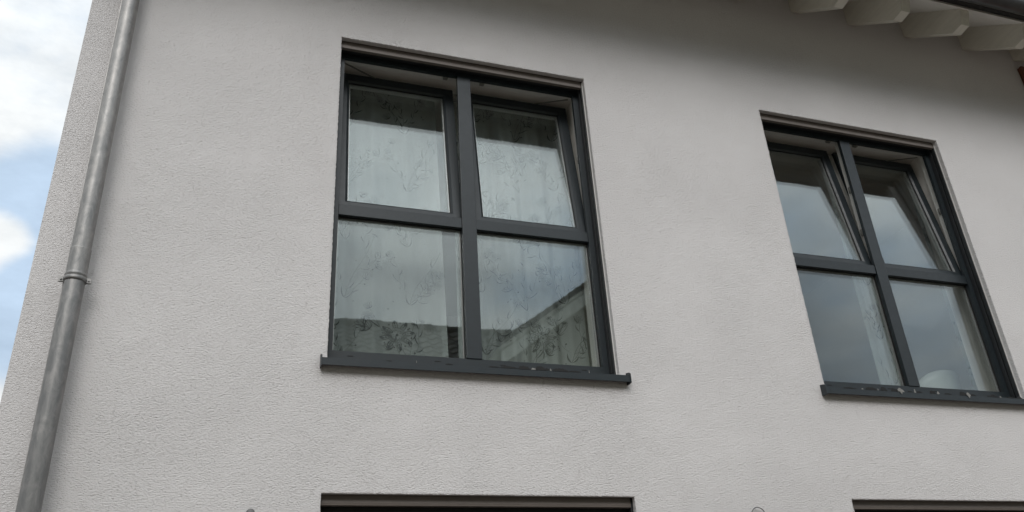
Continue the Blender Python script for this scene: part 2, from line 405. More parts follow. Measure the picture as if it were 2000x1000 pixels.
def facade():
    mb = MB()
    ops = [(x, x + WW, ZB, ZT) for x in WX] + [(x, x + WW, LB, LT) for x in WX]
    def skin(y, ops, d=0.0):
        xs = sorted({XL, XR + 3} | {a - d for o in ops for a in (o[0],)} | {o[1] + d for o in ops})
        zs = sorted({-.35, WALLTOP} | {o[2] - (d if d else 0) for o in ops} | {o[3] + (d * 2.5 if d else 0) for o in ops})
        idx = {}
        vs = []; fs = []
        def vi(x, z):
            k = (round(x, 5), round(z, 5))
            if k not in idx: idx[k] = len(vs); vs.append((x, y, z))
            return idx[k]
        for i in range(len(xs) - 1):
            for j in range(len(zs) - 1):
                cx, cz = (xs[i] + xs[i + 1]) / 2, (zs[j] + zs[j + 1]) / 2
                if any(o[0] - d < cx < o[1] + d and o[2] - d < cz < o[3] + d * 2.5 for o in ops): continue
                fs.append((vi(xs[i], zs[j]), vi(xs[i + 1], zs[j]), vi(xs[i + 1], zs[j + 1]), vi(xs[i], zs[j + 1])))
        mb.add(vs, fs)
    skin(0.0, ops)
    # ragged plaster lips round the openings: the render's own edge, a few millimetres thick
    rnd = random.Random(4)
    def lip(p, q, inward):
        p = Vector(p); q = Vector(q); L = (q - p).length; n = int(L / .007)
        vs = []; 
        for i in range(n + 1):
            c = p.lerp(q, i / n)
            j = (noise.noise(c * 55) * .5 + rnd.random() * .5) * .0042
            a = c - Vector(inward) * .004
            b = c + Vector(inward) * (.0005 + max(0, j))
            vs += [(a.x, -.0015, a.z), (b.x, -.0006 + rnd.random() * .001, b.z), (b.x, .012, b.z), (c.x, .033, c.z)]
        fs = []
        for i in range(n):
            for k in range(3):
                fs.append((i * 4 + k, i * 4 + k + 1, (i + 1) * 4 + k + 1, (i + 1) * 4 + k))
        mb.add(vs, fs, 0)
    for x0, x1, z0, z1 in ops:
        lip((x0, 0, z1), (x1, 0, z1), (0, 0, -1))
        lip((x0, 0, z0), (x0, 0, z1), (1, 0, 0))
        lip((x1, 0, z0), (x1, 0, z1), (-1, 0, 0))
        # reveals of the render skin and its back lip
        y = .035; e = .03
        mb.add([(x0, 0, z0), (x1, 0, z0), (x1, 0, z1), (x0, 0, z1), (x0, y, z0), (x1, y, z0), (x1, y, z1), (x0, y, z1),
                (x0 - e, y, z0 - e), (x1 + e, y, z0 - e), (x1 + e, y, z1 + .1), (x0 - e, y, z1 + .1),
                (x0 - e, .36, z0 - e), (x1 + e, .36, z0 - e), (x1 + e, .36, z1 + .1), (x0 - e, .36, z1 + .1)],
               [(0, 1, 5, 4), (1, 2, 6, 5), (2, 3, 7, 6), (3, 0, 4, 7),
                (4, 5, 9, 8), (5, 6, 10, 9), (6, 7, 11, 10), (7, 4, 8, 11),
                (8, 9, 13, 12), (9, 10, 14, 13), (10, 11, 15, 14), (11, 8, 12, 15)])
    # left return wall, back wall, right return, gable triangle
    zr = WALLTOP + .8 * DEPTH / 2
    mb.add([(XL, 0, -.35), (XL, 0, WALLTOP), (XL, DEPTH / 2, zr), (XL, DEPTH, WALLTOP), (XL, DEPTH, -.35)], [(0, 1, 2, 3, 4)])
    X2 = XR + 3
    mb.add([(X2, 0, -.35), (X2, 0, WALLTOP), (X2, DEPTH / 2, zr), (X2, DEPTH, WALLTOP), (X2, DEPTH, -.35)], [(0, 1, 2, 3, 4)])
    mb.add([(XL, DEPTH, -.35), (XL, DEPTH, WALLTOP), (X2, DEPTH, WALLTOP), (X2, DEPTH, -.35)], [(0, 1, 2, 3)])
    w = kid(mb, 'facade_wall', M['plaster'])
    return w
facade()

# inner leaf and rooms
def rooms():
    mb = MB()
    yi = .36
    def room(x0, x1, z0, z1, opn, m=0):
        y1 = 4.3
        mb.add([(x0, yi, z0), (x1, yi, z0), (x1, y1, z0), (x0, y1, z0)], [(0, 1, 2, 3)], 1)
        mb.add([(x0, yi, z1), (x1, yi, z1), (x1, y1, z1), (x0, y1, z1)], [(0, 1, 2, 3)], m)
        mb.add([(x0, yi, z0), (x0, y1, z0), (x0, y1, z1), (x0, yi, z1)], [(0, 1, 2, 3)], m)
        mb.add([(x1, yi, z0), (x1, y1, z0), (x1, y1, z1), (x1, yi, z1)], [(0, 1, 2, 3)], m)
        mb.add([(x0, y1, z0), (x1, y1, z0), (x1, y1, z1), (x0, y1, z1)], [(0, 1, 2, 3)], m)
        ox0, ox1, oz0, oz1 = opn
        # inner face of the outside wall round the opening
        for a, b, c, d in ((x0, ox0, z0, z1), (ox1, x1, z0, z1), (ox0, ox1, z0, oz0), (ox0, ox1, oz1, z1)):
            mb.add([(a, yi, c), (b, yi, c), (b, yi, d), (a, yi, d)], [(0, 1, 2, 3)], m)
        # plastered inner reveal: soffit, cheeks, window board
        mb.box(ox0 - .03, ox1 + .03, .186, yi - .002, oz1, oz1 + .045, m)
        mb.box(ox0 - .028, ox0, .186, yi - .002, oz0, oz1 - .001, m)
        mb.box(ox1, ox1 + .028, .186, yi - .002, oz0, oz1 - .001, m)
        mb.box(ox0 - .028, ox1 + .028, .188, yi + .05, oz0 - .02, oz0 + .006, m)
    for k, x in enumerate(WX):
        room(x - .65 if k == 0 else x - .55, x + WW + (.7 if k == 0 else .9), 2.42, 5.12, (x - .002, x + WW + .002, 2.93, 5.035))
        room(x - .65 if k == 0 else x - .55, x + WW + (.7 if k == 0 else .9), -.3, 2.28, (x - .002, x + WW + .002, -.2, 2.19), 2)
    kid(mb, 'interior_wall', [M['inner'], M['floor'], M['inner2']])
rooms()

# ------------------------------------------------------------------ roof
def roof():
    mb = MB()
    x0, x1 = XL - .35, XR + 3.1
    t = WALLTOP
    # boards : z = t + .8*y ; front edge y=-.60
    def zz(y): return t + .8 * y
    ye = -.60; yr = DEPTH / 2
    mb.prism([(ye, zz(ye)), (yr, zz(yr)), (DEPTH + .6, zz(ye)), (DEPTH + .6, zz(ye) + .03), (yr, zz(yr) + .03), (ye, zz(ye) + .03)], 'x', x0, x1, 0)
    # tile covering
    mb.prism([(ye - .05, zz(ye) - .005), (yr, zz(yr) + .08), (DEPTH + .65, zz(ye) - .005), (DEPTH + .65, zz(ye) + .12), (yr, zz(yr) + .2), (ye - .05, zz(ye) + .10)], 'x', x0 - .01, x1 + .01, 1)
    return kid(mb, 'roof', [M['soffit'], M['rooftile']])
rf = roof()
def rafter(x, w=.085):
    mb = MB()
    z0 = 6.152
    pts = [(.30, z0 + .24), (-.43, z0 - .8 * .43), (-.525, z0 - .8 * .43 + .012), (-.565, z0 - .8 * .43 + .14), (-.565, WALLTOP - .8 * .565 - .001), (.30, WALLTOP + .24 - .001)]
    bm = bmesh.new()
    a = [bm.verts.new((x, p[0], p[1])) for p in pts]; b = [bm.verts.new((x + w, p[0], p[1])) for p in pts]
    n = len(pts)
    bm.faces.new(a); bm.faces.new(b[::-1])
    for k in range(n): bm.faces.new((a[k], b[k], b[(k + 1) % n], a[(k + 1) % n]))
    bmesh.ops.bevel(bm, geom=[e for e in bm.edges if abs(e.verts[0].co.x - e.verts[1].co.x) < .001], offset=.003, segments=1, affect='EDGES')
    bm.verts.index_update()
    mb.add([v.co[:] for v in bm.verts], [[v.index for v in f.verts] for f in bm.faces]); bm.free()
    return kid(mb, 'rafter', M['creamwood'], rf)
for x in (-1.50, -.93, -.36, .21, .78, 1.35, 1.92, 2.49, 3.065, 3.637, 4.201, 4.792, 5.44, 6.03):
    rafter(x)
def gutter():
    mb = MB(); cy, cz, r = -.742, 5.925, .068
    n = 16; prof = []
    for k in range(n + 1):
        a = math.pi + math.pi * k / n
        prof.append((cy + r * math.cos(a), cz + r * math.sin(a)))
    for k in range(n, -1, -1):
        a = math.pi + math.pi * k / n
        prof.append((cy + (r - .003) * math.cos(a), cz + (r - .003) * math.sin(a)))
    mb.prism(prof, 'x', XL - .3, XR + 3.1)
    mb.tube([(XL - .3, cy - r, cz), (XR + 3.1, cy - r, cz)], .009, 10)
    kid(mb, 'gutter', M['gutter'], rf)
    # eaves flashing; its black paints in the shade between roof edge and gutter
    m2 = MB(); m2.prism([(-.602, 5.938), (-.602, 5.99), (-.65, 5.99), (-.682, 5.925), (-.676, 5.895), (-.62, 5.93)], 'x', XL - .3, XR + 3.1)
    kid(m2, 'eaves_shade_flashing', M['black'], rf)
gutter()

# ------------------------------------------------------------------ downpipe
def downpipe():
    cx, cy, r = -1.213, -.092, .0455
    mb = MB()
    zt, zj = 6.0, 3.30
    def cyl(z0, z1, r, seg=48, flare=None):
        rs = [r, r]; zs = [z0, z1]
        vs = []; fs = []
        for z, rr in zip(zs, rs):
            for k in range(seg):
                a = 2 * math.pi * k / seg
                vs.append((cx + rr * math.cos(a), cy + rr * math.sin(a), z))
        for k in range(seg):
            fs.append((k, (k + 1) % seg, seg + (k + 1) % seg, seg + k))
        mb.add(vs, fs, 0, True)
    def lathe(pr, seg=48):
        vs = []; fs = []
        for z, rr in pr:
            for k in range(seg):
                a = 2 * math.pi * k / seg
                vs.append((cx + rr * math.cos(a), cy + rr * math.sin(a), z))
        for i in range(len(pr) - 1):
            for k in range(seg):
                fs.append((i * seg + k, i * seg + (k + 1) % seg, (i + 1) * seg + (k + 1) % seg, (i + 1) * seg + k))
        mb.add(vs, fs, 0, True)
    # upper pipe, pushed into the lower one at the socket
    lathe([(5.6, r - .001), (3.34, r - .001), (3.326, r - .001), (3.322, r - .0002), (3.31, r - .0002), (3.18, r - .0002)])
    lathe([(3.335, r - .0005), (3.333, r + .0018), (3.328, r + .0014), (3.205, r + .0010), (3.20, r + .0012), (3.195, r + .004), (3.188, r + .004), (3.183, r + .001), (3.181, r + .0008), (3.17, r + .0008), (1.5, r + .0008), (-.3, r + .0008)])
    # vertical lock seam, at the back-left
    mb.box(cx - .052, cx - .040, cy + .012, cy + .018, -.3, 5.6)
    # swan neck to the gutter
    mb.tube([(cx, cy, 5.58), (cx, cy, 5.66), (cx, cy - .05, 5.72), (cx, cy - .35, 5.80), (cx, -.66, 5.83), (cx, -.735, 5.84), (cx, -.742, 5.87)], r - .001, 24, cap=False)
    o = kid(mb, 'downpipe', M['zinc'])
    for zc in (3.168, 1.2):
        cb = MB()
        vs = []; fs = []; seg = 40
        prof = [(-.0135, r + .0015), (-.0135, r + .0045), (-.006, r + .0075), (.006, r + .0075), (.0135, r + .0045), (.0135, r + .0015)]
        for dz, rr in prof:
            for k in range(seg):
                a = 2 * math.pi * k / seg
                vs.append((cx + rr * math.cos(a), cy + rr * math.sin(a), zc + dz * .8))
        for i in range(len(prof) - 1):
            for k in range(seg):
                fs.append((i * seg + k, i * seg + (k + 1) % seg, (i + 1) * seg + (k + 1) % seg, (i + 1) * seg + k))
        cb.add(vs, fs, 0, True)
        for s in (-1, 1):      # bolted ears and screws
            xa, xb = sorted((cx + s * (r + .002), cx + s * (r + .026)))
            cb.box(xa, xb, cy + .002, cy + .0055, zc - .013, zc + .013, 0, .0008)
            cb.box(xa, xb, cy - .0065, cy - .002, zc - .013, zc + .013, 0, .0008)
            cb.tube([(cx + s * (r + .015), cy - .013, zc), (cx + s * (r + .015), cy + .014, zc)], .0045, 8)
        cb.tube([(cx, cy + r, zc), (cx, .02, zc)], .005, 8)
        kid(cb, 'pipe_clamp', M['zinc'], o)
downpipe()

# ------------------------------------------------------------------ windows
F0 = .11         # front plane of the frame
def pane(x0, x1, z0, z1, y):
    # one glass sheet of the sealed unit pair, returned as two slabs
    mb = MB()
    mb.box(x0, x1, y, y + .004, z0, z1)
    mb.box(x0, x1, y + .020, y + .024, z0, z1)
    return mb
def spacer(x0, x1, z0, z1, y):
    mb = MB(); mb.ring(x0, x1, z0, z1, .011, .011, .011, .011, y + .0055, y + .0185)
    return mb
def torn(mb, x0, x1, z, y, rnd, dense):
    # remains of a torn protective film standing on the sill edge
    for (a, b, h, tp) in dense:
        n = max(3, int((b - a) / .006)); top = []
        for i in range(n + 1):
            u = i / n
            hh = 1.75 * h * (math.sin(math.pi * min(1, u * 1.15)) ** .6 * .6 + .25 + .35 * rnd.random())
            if i in (0, n): hh = .0008
            top.append((a + (b - a) * u, hh))
        sag = [(-.001 - (.003 if h > .008 else 0) * rnd.random()) for _ in top]
        vs = []
        for yy in (y, y + .0012):
            vs += [(x0 + p[0], yy, z + p[1]) for p in top] + [(x0 + p[0], yy, z + s) for p, s in zip(top, sag)]
        k = len(top); fs = []
        for i in range(k - 1):
            fs.append((i, i + 1, k + i + 1, k + i)); fs.append((2 * k + i, 3 * k + i, 3 * k + i + 1, 2 * k + i + 1))
            fs.append((i, 2 * k + i, 2 * k + i + 1, i + 1)); fs.append((k + i, k + i + 1, 3 * k + i + 1, 3 * k + i))
        mb.add(vs, fs, tp)

def window(x, idx):
    fr = MB()
    # frame: dark outer shell, white body behind it
    fr.ring(x - .025, x + WW + .025, 2.885, 5.06, .065, .073, .088, .083, F0, F0 + .024, 0, .0015)
    fr.ring(x - .024, x + WW + .024, 2.886, 5.059, .046, .052, .070, .064, F0 + .0245, F0 + .075, 1)
    wdw = kid(fr, 'window', [M['anth'], M['upvc']])
    lab = ('dark framed window with flowered net curtains, nearer the downpipe' if idx == 0 else
           'dark framed window without full curtains, nearer the rafters')
    wdw['label'] = lab
    def sub(mb, name, mats): return kid(mb, name, mats, wdw)
    # mullion
    m = MB(); m.box(x + .784, x + .874, F0 - .006, F0 + .0235, 2.9735, 4.9765, 0, .0025)
    m.box(x + .806, x + .852, F0 + .0238, F0 + .074, 2.9565, 4.9945, 1)
    sub(m, 'mullion', [M['anth'], M['upvc']])
    # transoms, left and right
    for a, b in ((.0405, .7835), (.8745, 1.6175)):
        t = MB(); t.box(x + a, x + b, F0 + .001, F0 + .0235, 3.815, 3.884, 0, .0025)
        t.box(x + a - .01, x + b + .01, F0 + .0238, F0 + .074, 3.826, 3.862, 1)
        sub(t, 'transom', [M['anth'], M['upvc']])
    # fixed lower lights: gasket ring, spacer, glass
    for a, b in ((.0405, .7835), (.8745, 1.6175)):
        gk = MB(); gk.ring(x + a - .004, x + b + .004, 2.970, 3.8185, .006, .006, .006, .006, F0 + .024, F0 + .0365, 0)
        sub(gk, 'gasket', M['black'])
        sub(spacer(x + a - .003, x + b + .003, 2.968, 3.820, F0 + .036), 'spacer_bar', M['spacer'])
        sub(pane(x + a - .006, x + b + .006, 2.966, 3.822, F0 + .036), 'glass_pane', M['glass'])
    # tilted top-hung-in sashes (hinged at the bottom, leaning into the room)
    ang = rad(-7.0)
    for sidx, (a, b) in enumerate(((.025, .797), (.866, 1.633))):
        z0, z1 = 3.868, 5.0
        piv = Matrix.Translation((0, .150, z0)) @ Matrix.Rotation(ang, 4, 'X') @ Matrix.Translation((0, -.150, -z0))
        y = .138
        s = MB(); s.ring(x + a, x + b, z0, z1, .068, .068, .070, .074, y, y + .028, 0, .0015, .012)
        s.ring(x + a + .006, x + b - .006, z0 + .006, z1 - .006, .052, .052, .054, .056, y + .0283, y + .072, 1)
        # rebate lip all round on the room side
        s.ring(x + a - .010, x + b + .010, z0 - .010, z1 + .010, .02, .02, .02, .02, y + .058, y + .0725, 1)
        o = s.build('sash', [M['anth'], M['upvc']], xf=piv); o.parent = wdw
        gx0, gx1, gz0, gz1 = x + a + .066, x + b - .066, z0 + .068, z1 - .072
        gk = MB(); gk.ring(gx0, gx1, gz0, gz1, .006, .006, .006, .006, y + .012, y + .0165, 0)
        o = gk.build('gasket', M['black'], xf=piv); o.parent = wdw
        o = spacer(gx0 + .001, gx1 - .001, gz0, gz1, y + .0165).build('spacer_bar', M['spacer'], xf=piv); o.parent = wdw
        o = pane(gx0 - .002, gx1 + .002, gz0 - .002, gz1 + .002, y + .0165).build('glass_pane', M['glass'], xf=piv); o.parent = wdw
        # stay arm from the frame corner to the sash head
        sa = MB()
        P0 = Vector((x + (.045 if sidx == 0 else 1.612), .175, 4.992))
        P1 = piv @ Vector((x + (.40 if sidx == 0 else 1.25), .205, 5.004))
        d = (P1 - P0); n = d.cross(Vector((0, 0, 1))).normalized() * .005; u = Vector((0, 0, .002))
        vs = [P0 - n - u, P0 + n - u, P1 + n - u, P1 - n - u, P0 - n + u, P0 + n + u, P1 + n + u, P1 - n + u]
        sa.add(vs, [(0, 1, 2, 3), (4, 7, 6, 5), (0, 4, 5, 1), (2, 6, 7, 3), (0, 3, 7, 4), (1, 5, 6, 2)])
        sub(sa, 'stay_arm', M['steel'])
        # striker plates in the rebate
        hx = .70 if sidx == 0 else .955
        kp = MB(); kp.box(x + hx, x + hx + .03, .136, .164, 4.975, 4.993, 0, .002)
        kp.box(x + hx + .006, x + hx + .024, .130, .152, 4.966, 4.977, 0, .002); sub(kp, 'striker_plate', M['steel'])
        sx = .7995 if sidx == 0 else 1.633
        for zz in ((4.55, 4.18) if sidx == 0 else (4.47,)):
            kp = MB(); kp.box(x + sx - .006, x + sx + .008, .138, .166, zz - .026, zz + .026, 0, .002)
            kp.box(x + sx - .011, x + sx - .005, .146, .158, zz - .013, zz + .013, 0, .002); sub(kp, 'striker_plate', M['steel'])
    # shutter: bottom rail parked in the slot, guide rails, white beads
    b = MB()
    b.prism([(.040, 5.000), (.062, 4.998), (.062, 5.045), (.058, 5.075), (.046, 5.075), (.041, 5.040), (.038, 5.012)], 'x', x + .006, x + WW - .010)
    b.box(x + .008, x + WW - .012, .066, .075, 5.02, 5.14)
    sub(b, 'shutter_rail', M['bar'])
    bx = MB(); bx.box(x - .028, x + WW + .028, .078, .106, 5.012, 5.145)  # dark filler box, stands in for the darkness inside the shutter slot
    sub(bx, 'shutter_slot_dark', M['rail'])
    for s in (0, 1):
        gr = MB()
        if s == 0: xa, xb = x - .022, x + .009
        else: xa, xb = x + WW - .011, x + WW + .022
        gr.box(xa, xb, .041, .066, 2.895, 5.0485, 0, .001)
        gr.box(xa, xb, .076, .108, 2.90, 5.0485, 0, .001)
        gr.box(xa + (.0 if s == 0 else .012), xb - (.012 if s == 0 else 0), .0655, .0765, 2.90, 5.0485, 1)
        sub(gr, 'guide_rail', [M['rail'], M['black']])
    bd = MB(); bd.box(x + WW - .004, x + WW + .004, .0355, .0405, 2.90, 5.045)
    sub(bd, 'plaster_bead', M['bead'])
    # sill
    s = MB()
    xa, xb = x - .030, x + WW + .040
    s.prism([(-.046, 2.872), (-.046, 2.833), (-.044, 2.831), (-.042, 2.833), (-.042, 2.868), (.125, 2.896), (.125, 2.900)], 'x', xa + .001, xb - .001)
    for q, e in ((xa, -1), (xb, 1)):      # upturned end caps
        y0 = -.050
        p0, p1 = (q - .004, q + .002) if e < 0 else (q - .002, q + .004)
        s.prism([(y0, 2.828), (y0, 2.882), (-.036, 2.892), (.0, 2.900), (.034, 2.905), (.034, 2.83), (-.02, 2.826)], 'x', p0, p1)
    s.box(xa + .028, xa + .030, -.0468, -.0462, 2.832, 2.872)
    sub(s, 'window_sill', M['sillmat'])
    # film remains, drain caps
    rnd = random.Random(3 + idx)
    if idx == 0:
        dense = [(.86, .92, .003, 0), (.925, 1.03, .0055, 0), (1.03, 1.10, .010, 0), (1.105, 1.135, .005, 1), (1.13, 1.19, .012, 0), (1.185, 1.215, .007, 0),
                 (1.215, 1.225, .006, 1), (1.23, 1.33, .009, 0), (1.33, 1.40, .004, 0), (.30, .33, .002, 0), (.62, .66, .0025, 0), (1.45, 1.455, .008, 1), (.46, .463, .006, 1)]
    else:
        dense = [(.10, .20, .004, 0), (.24, .255, .004, 1), (.27, .36, .010, 0), (.365, .372, .007, 1), (.385, .44, .012, 0), (.47, .53, .011, 0), (.52, .575, .012, 1),
                 (.60, .64, .004, 0), (.655, .668, .013, 1), (.67, .72, .005, 0), (.78, .83, .010, 0), (.84, .86, .009, 1), (.90, .96, .004, 0), (1.03, 1.09, .014, 0),
                 (1.085, 1.12, .011, 1), (1.12, 1.17, .006, 0), (1.26, 1.36, .006, 0), (1.37, 1.385, .005, 1), (1.43, 1.50, .004, 0), (1.52, 1.57, .007, 0)]
    for d1 in dense:
        fm = MB(); torn(fm, x, 0, 2.872, -.0474, rnd, [d1]); sub(fm, 'film_remnant', [M['black'], M['flake']])
    if idx == 1:
        for c0 in (.545, 1.10):      # hanging white tags
            fm = MB(); fm.prism([(x + c0 - .012, 2.876), (x + c0 + .018, 2.878), (x + c0 + .004, 2.852)], 'y', -.0495, -.0483, 1); sub(fm, 'film_remnant', [M['black'], M['flake']])
    for c0 in (.12, .60, .98, 1.48):
        dc = MB(); dc.box(x + c0, x + c0 + .032, F0 - .0015, F0 + .001, 2.944, 2.949, 0, .0004); sub(dc, 'drain_slot', M['black'])
    return wdw
for i, x in enumerate(WX): window(x, i)

def patio(x, idx):
    fr = MB()
    fr.ring(x - .025, x + WW + .025, -.30, 2.195, .065, .073, .088, .083, F0, F0 + .07, 0, .0015)
    o = kid(fr, 'patio_window', M['anth'])
    o['label'] = ('dark ground floor window head below the curtained window' if idx == 0 else 'dark ground floor window head in the lower right corner')
    m = MB(); m.box(x + .79, x + .87, F0 - .004, F0 + .066, -.21, 2.11, 0, .002); kid(m, 'mullion', M['anth'], o)
    b = MB(); b.prism([(.040, 2.150), (.062, 2.148), (.062, 2.195), (.058, 2.225), (.046, 2.225), (.041, 2.190), (.038, 2.162)], 'x', x + .006, x + WW - .010)
    kid(b, 'shutter_rail', M['bar'], o)
    bx = MB(); bx.box(x - .028, x + WW + .028, .078, .106, 2.10, 2.29); kid(bx, 'shutter_slot_dark', M['black'], o)  # black box paints in the darkness seen below the shutter bar
    for xa, xb in ((x - .022, x + .009), (x + WW - .011, x + WW + .022)):
        gr = MB(); gr.box(xa, xb, .041, .108, -.24, 2.199, 0, .001); kid(gr, 'guide_rail', M['rail'], o)
    kid(pane(x + .036, x + .794, -.215, 2.115, F0 + .03), 'glass_pane', M['glass'], o)
    kid(pane(x + .866, x + 1.62, -.215, 2.115, F0 + .03), 'glass_pane', M['glass'], o)
for i, x in enumerate(WX): patio(x, i)

# ------------------------------------------------------------------ net curtains with a floral figure
class Curtain:
    def __init__(s, x0, x1, z0, z1, y, folds, amp, seed, taper=0.0):
        s.x0, s.x1, s.z0, s.z1, s.y, s.amp, s.seed, s.taper = x0, x1, z0, z1, y, amp, seed, taper
        r = random.Random(seed)
        s.ph = [r.random() * 6.28 for _ in range(6)]
        s.folds = folds
        s.mb = MB()
        n = max(24, int((x1 - x0) / .008)); mz = 22
        vs = []; fs = []
        for j in range(mz + 1):
            z = z0 + (z1 - z0) * j / mz
            for i in range(n + 1):
                u = i / n
                vs.append(s.P(x0 + (x1 - x0) * u, z, 0))
        for j in range(mz):
            for i in range(n):
                a = j * (n + 1) + i
                fs.append((a, a + 1, a + n + 2, a + n + 1))
        s.mb.add(vs, fs, 0, True)
        # hem tapes on both sides and at the foot (double cloth)
        for a, b in ((x0, x0 + .03), (x1 - .03, x1)):
            vs = []; k = 16
            for j in range(k + 1):
                z = z0 + (z1 - z0) * j / k
                vs += [s.P(a, z, -.002), s.P((a + b) / 2, z, -.002), s.P(b, z, -.002)]
            fs = []
            for j in range(k):
                for q in (0, 1): fs.append((j * 3 + q, j * 3 + q + 1, j * 3 + q + 4, j * 3 + q + 3))
            s.mb.add(vs, fs, 0, True)
    def P(s, x, z, off):
        u = (x - s.x0) / (s.x1 - s.x0)
        w = s.folds * 2 * math.pi * u
        ease = .5 + .5 * math.sin(u * 3.1 + s.ph[3])
        yy = s.amp * (.25 + .75 * ease) * (math.sin(w + s.ph[0] + .35 * math.sin(z * 1.3 + s.ph[1])) * .7 + .4 * math.sin(2.1 * w + s.ph[2] + z * .4))
        xx = x + s.taper * (s.z1 - z) * u
        return (xx, s.y + yy + off, z)
    def stroke(s, pts, w):
        w = [q * .85 for q in w] if isinstance(w, list) else w * .8
        n = len(pts); vs = []
        for i, (x, z) in enumerate(pts):
            a = pts[max(0, i - 1)]; b = pts[min(n - 1, i + 1)]
            dx, dz = b[0] - a[0], b[1] - a[1]; l = math.hypot(dx, dz) or 1
            ww = w[i] if isinstance(w, list) else w
            nx, nz = -dz / l * ww / 2, dx / l * ww / 2
            for q in (1, -1):
                X, Z = x + nx * q, z + nz * q
                vs.append(s.P(X, Z, -.0035))
        s.mb.add(vs, [(2 * i, 2 * i + 1, 2 * i + 3, 2 * i + 2) for i in range(n - 1)], 1)
    def inside(s, x, z, m=.01): return s.x0 + m < x < s.x1 - m and s.z0 < z < s.z1
    def leaf(s, x, z, a, l, w):
        if not s.inside(x + math.cos(a) * l, z + math.sin(a) * l): return
        k = 7; pts = []; ws = []
        for i in range(k + 1):
            u = i / k; b = a + .5 * (u - .5) * (1 if math.cos(a) > 0 else -1)
            pts.append((x + math.cos(b) * l * u, z + math.sin(b) * l * u)); ws.append(max(.0006, w * math.sin(math.pi * min(1, u ** .8))))
        s.stroke(pts, ws)
    def outline(s, x, z, a, l, w, t=.0026):
        k = 12; pts = []
        for i in range(k + 1):
            u = i / k * 2 * math.pi
            px = l / 2 * (1 - math.cos(u)); pz = w / 2 * math.sin(u) * (0.6 + .4 * math.sin(px / l * math.pi))
            pts.append((x + px * math.cos(a) - pz * math.sin(a), z + px * math.sin(a) + pz * math.cos(a)))
        s.stroke(pts, t)
    def flower(s, x, z, r, n=6, rot=0, open_=2 * math.pi):
        if not s.inside(x, z, .02): return
        for k in range(n):
            a = rot + open_ * k / (n if open_ > 6 else max(1, n - 1))
            s.outline(x + math.cos(a) * r * .25, z + math.sin(a) * r * .25, a, r * .78, r * .42)
            s.stroke([(x + math.cos(a) * r * .4, z + math.sin(a) * r * .4), (x + math.cos(a) * r * .75, z + math.sin(a) * r * .75)], .002)
        s.dot(x, z, r * .13)
    def dot(s, x, z, r):
        if not s.inside(x, z): return
        k = 8
        vs = [s.P(x + math.cos(6.283 * i / k) * r, z + math.sin(6.283 * i / k) * r, -.0035) for i in range(k)]
        s.mb.add(vs, [list(range(k))], 1)
    def star(s, x, z, r):
        for k in range(8):
            a = 2 * math.pi * k / 8 + .18
            X, Z = x + math.cos(a) * r * .30, z + math.sin(a) * r * .30
            s.outline(X, Z, a, r * .74, r * .27, .0050)
            s.leaf(x + math.cos(a) * r * .72, z + math.sin(a) * r * .72, a, r * .34, r * .15)
            for q in (.5, .64): s.dot(x + math.cos(a) * r * q, z + math.sin(a) * r * q, r * .045)
            b = a + math.pi / 8
            s.stroke([(x + math.cos(b) * r * .20, z + math.sin(b) * r * .20), (x + math.cos(b) * r * .55, z + math.sin(b) * r * .55)], .0035)
            s.dot(x + math.cos(b) * r * .86, z + math.sin(b) * r * .86, r * .05)
        s.dot(x, z, r * .07)
    def tulip(s, x, z, a, r):
        if not s.inside(x, z, .02): return
        for da in (-.55, -.2, .2, .55):
            s.outline(x, z, a + da, r, r * .28, .0028)
        s.leaf(x, z, a + 1.2, r * .6, .006); s.leaf(x, z, a - 1.2, r * .6, .006)
    def sprig(s, x, z, a, l, r, depth=0, flip=1):
        n = 14; pts = []; cur = (x, z); ang = a; k = (r.random() * .9 + .5) * flip
        for i in range(n + 1):
            pts.append(cur); ang += k * .09 * (1 if i < n * .55 else -.8)
            cur = (cur[0] + math.cos(ang) * l / n, cur[1] + math.sin(ang) * l / n)
        pts = [p for p in pts if s.inside(*p)]
        if len(pts) < 4: return
        s.stroke(pts, .0026 if depth == 0 else .0019)
        m = len(pts)
        for i in range(2, m - 1, 3 if depth else 4):
            aa = math.atan2(pts[i + 1][1] - pts[i][1], pts[i + 1][0] - pts[i][0])
            sd = 1 if (i // 3) % 2 else -1
            c = r.random()
            if depth == 0 and c < .55: s.sprig(*pts[i], aa + sd * .8, l * (.42 + .2 * r.random()), r, 1, -sd)
            elif c < .85: s.leaf(*pts[i], aa + sd * .7, .045 + .03 * r.random(), .0085)
            else:
                bx, bz = pts[i][0] + math.cos(aa + sd) * .03, pts[i][1] + math.sin(aa + sd) * .03
                s.stroke([pts[i], (bx, bz)], .0016); s.dot(bx, bz, .0055)
        e = pts[-1]; c = r.random(); aa = math.atan2(e[1] - pts[-2][1], e[0] - pts[-2][0])
        if c < .35: s.flower(e[0], e[1], .026 + .012 * r.random(), 7, r.random())
        elif c < .6: s.tulip(e[0], e[1], aa, .045)
        elif c < .8: s.flower(e[0], e[1], .022, 5, aa - .9, 1.8)
        else:
            for q in (-.6, 0, .6):
                bx, bz = e[0] + math.cos(aa + q) * .022, e[1] + math.sin(aa + q) * .022
                s.stroke([e, (bx, bz)], .0016); s.dot(bx, bz, .006)
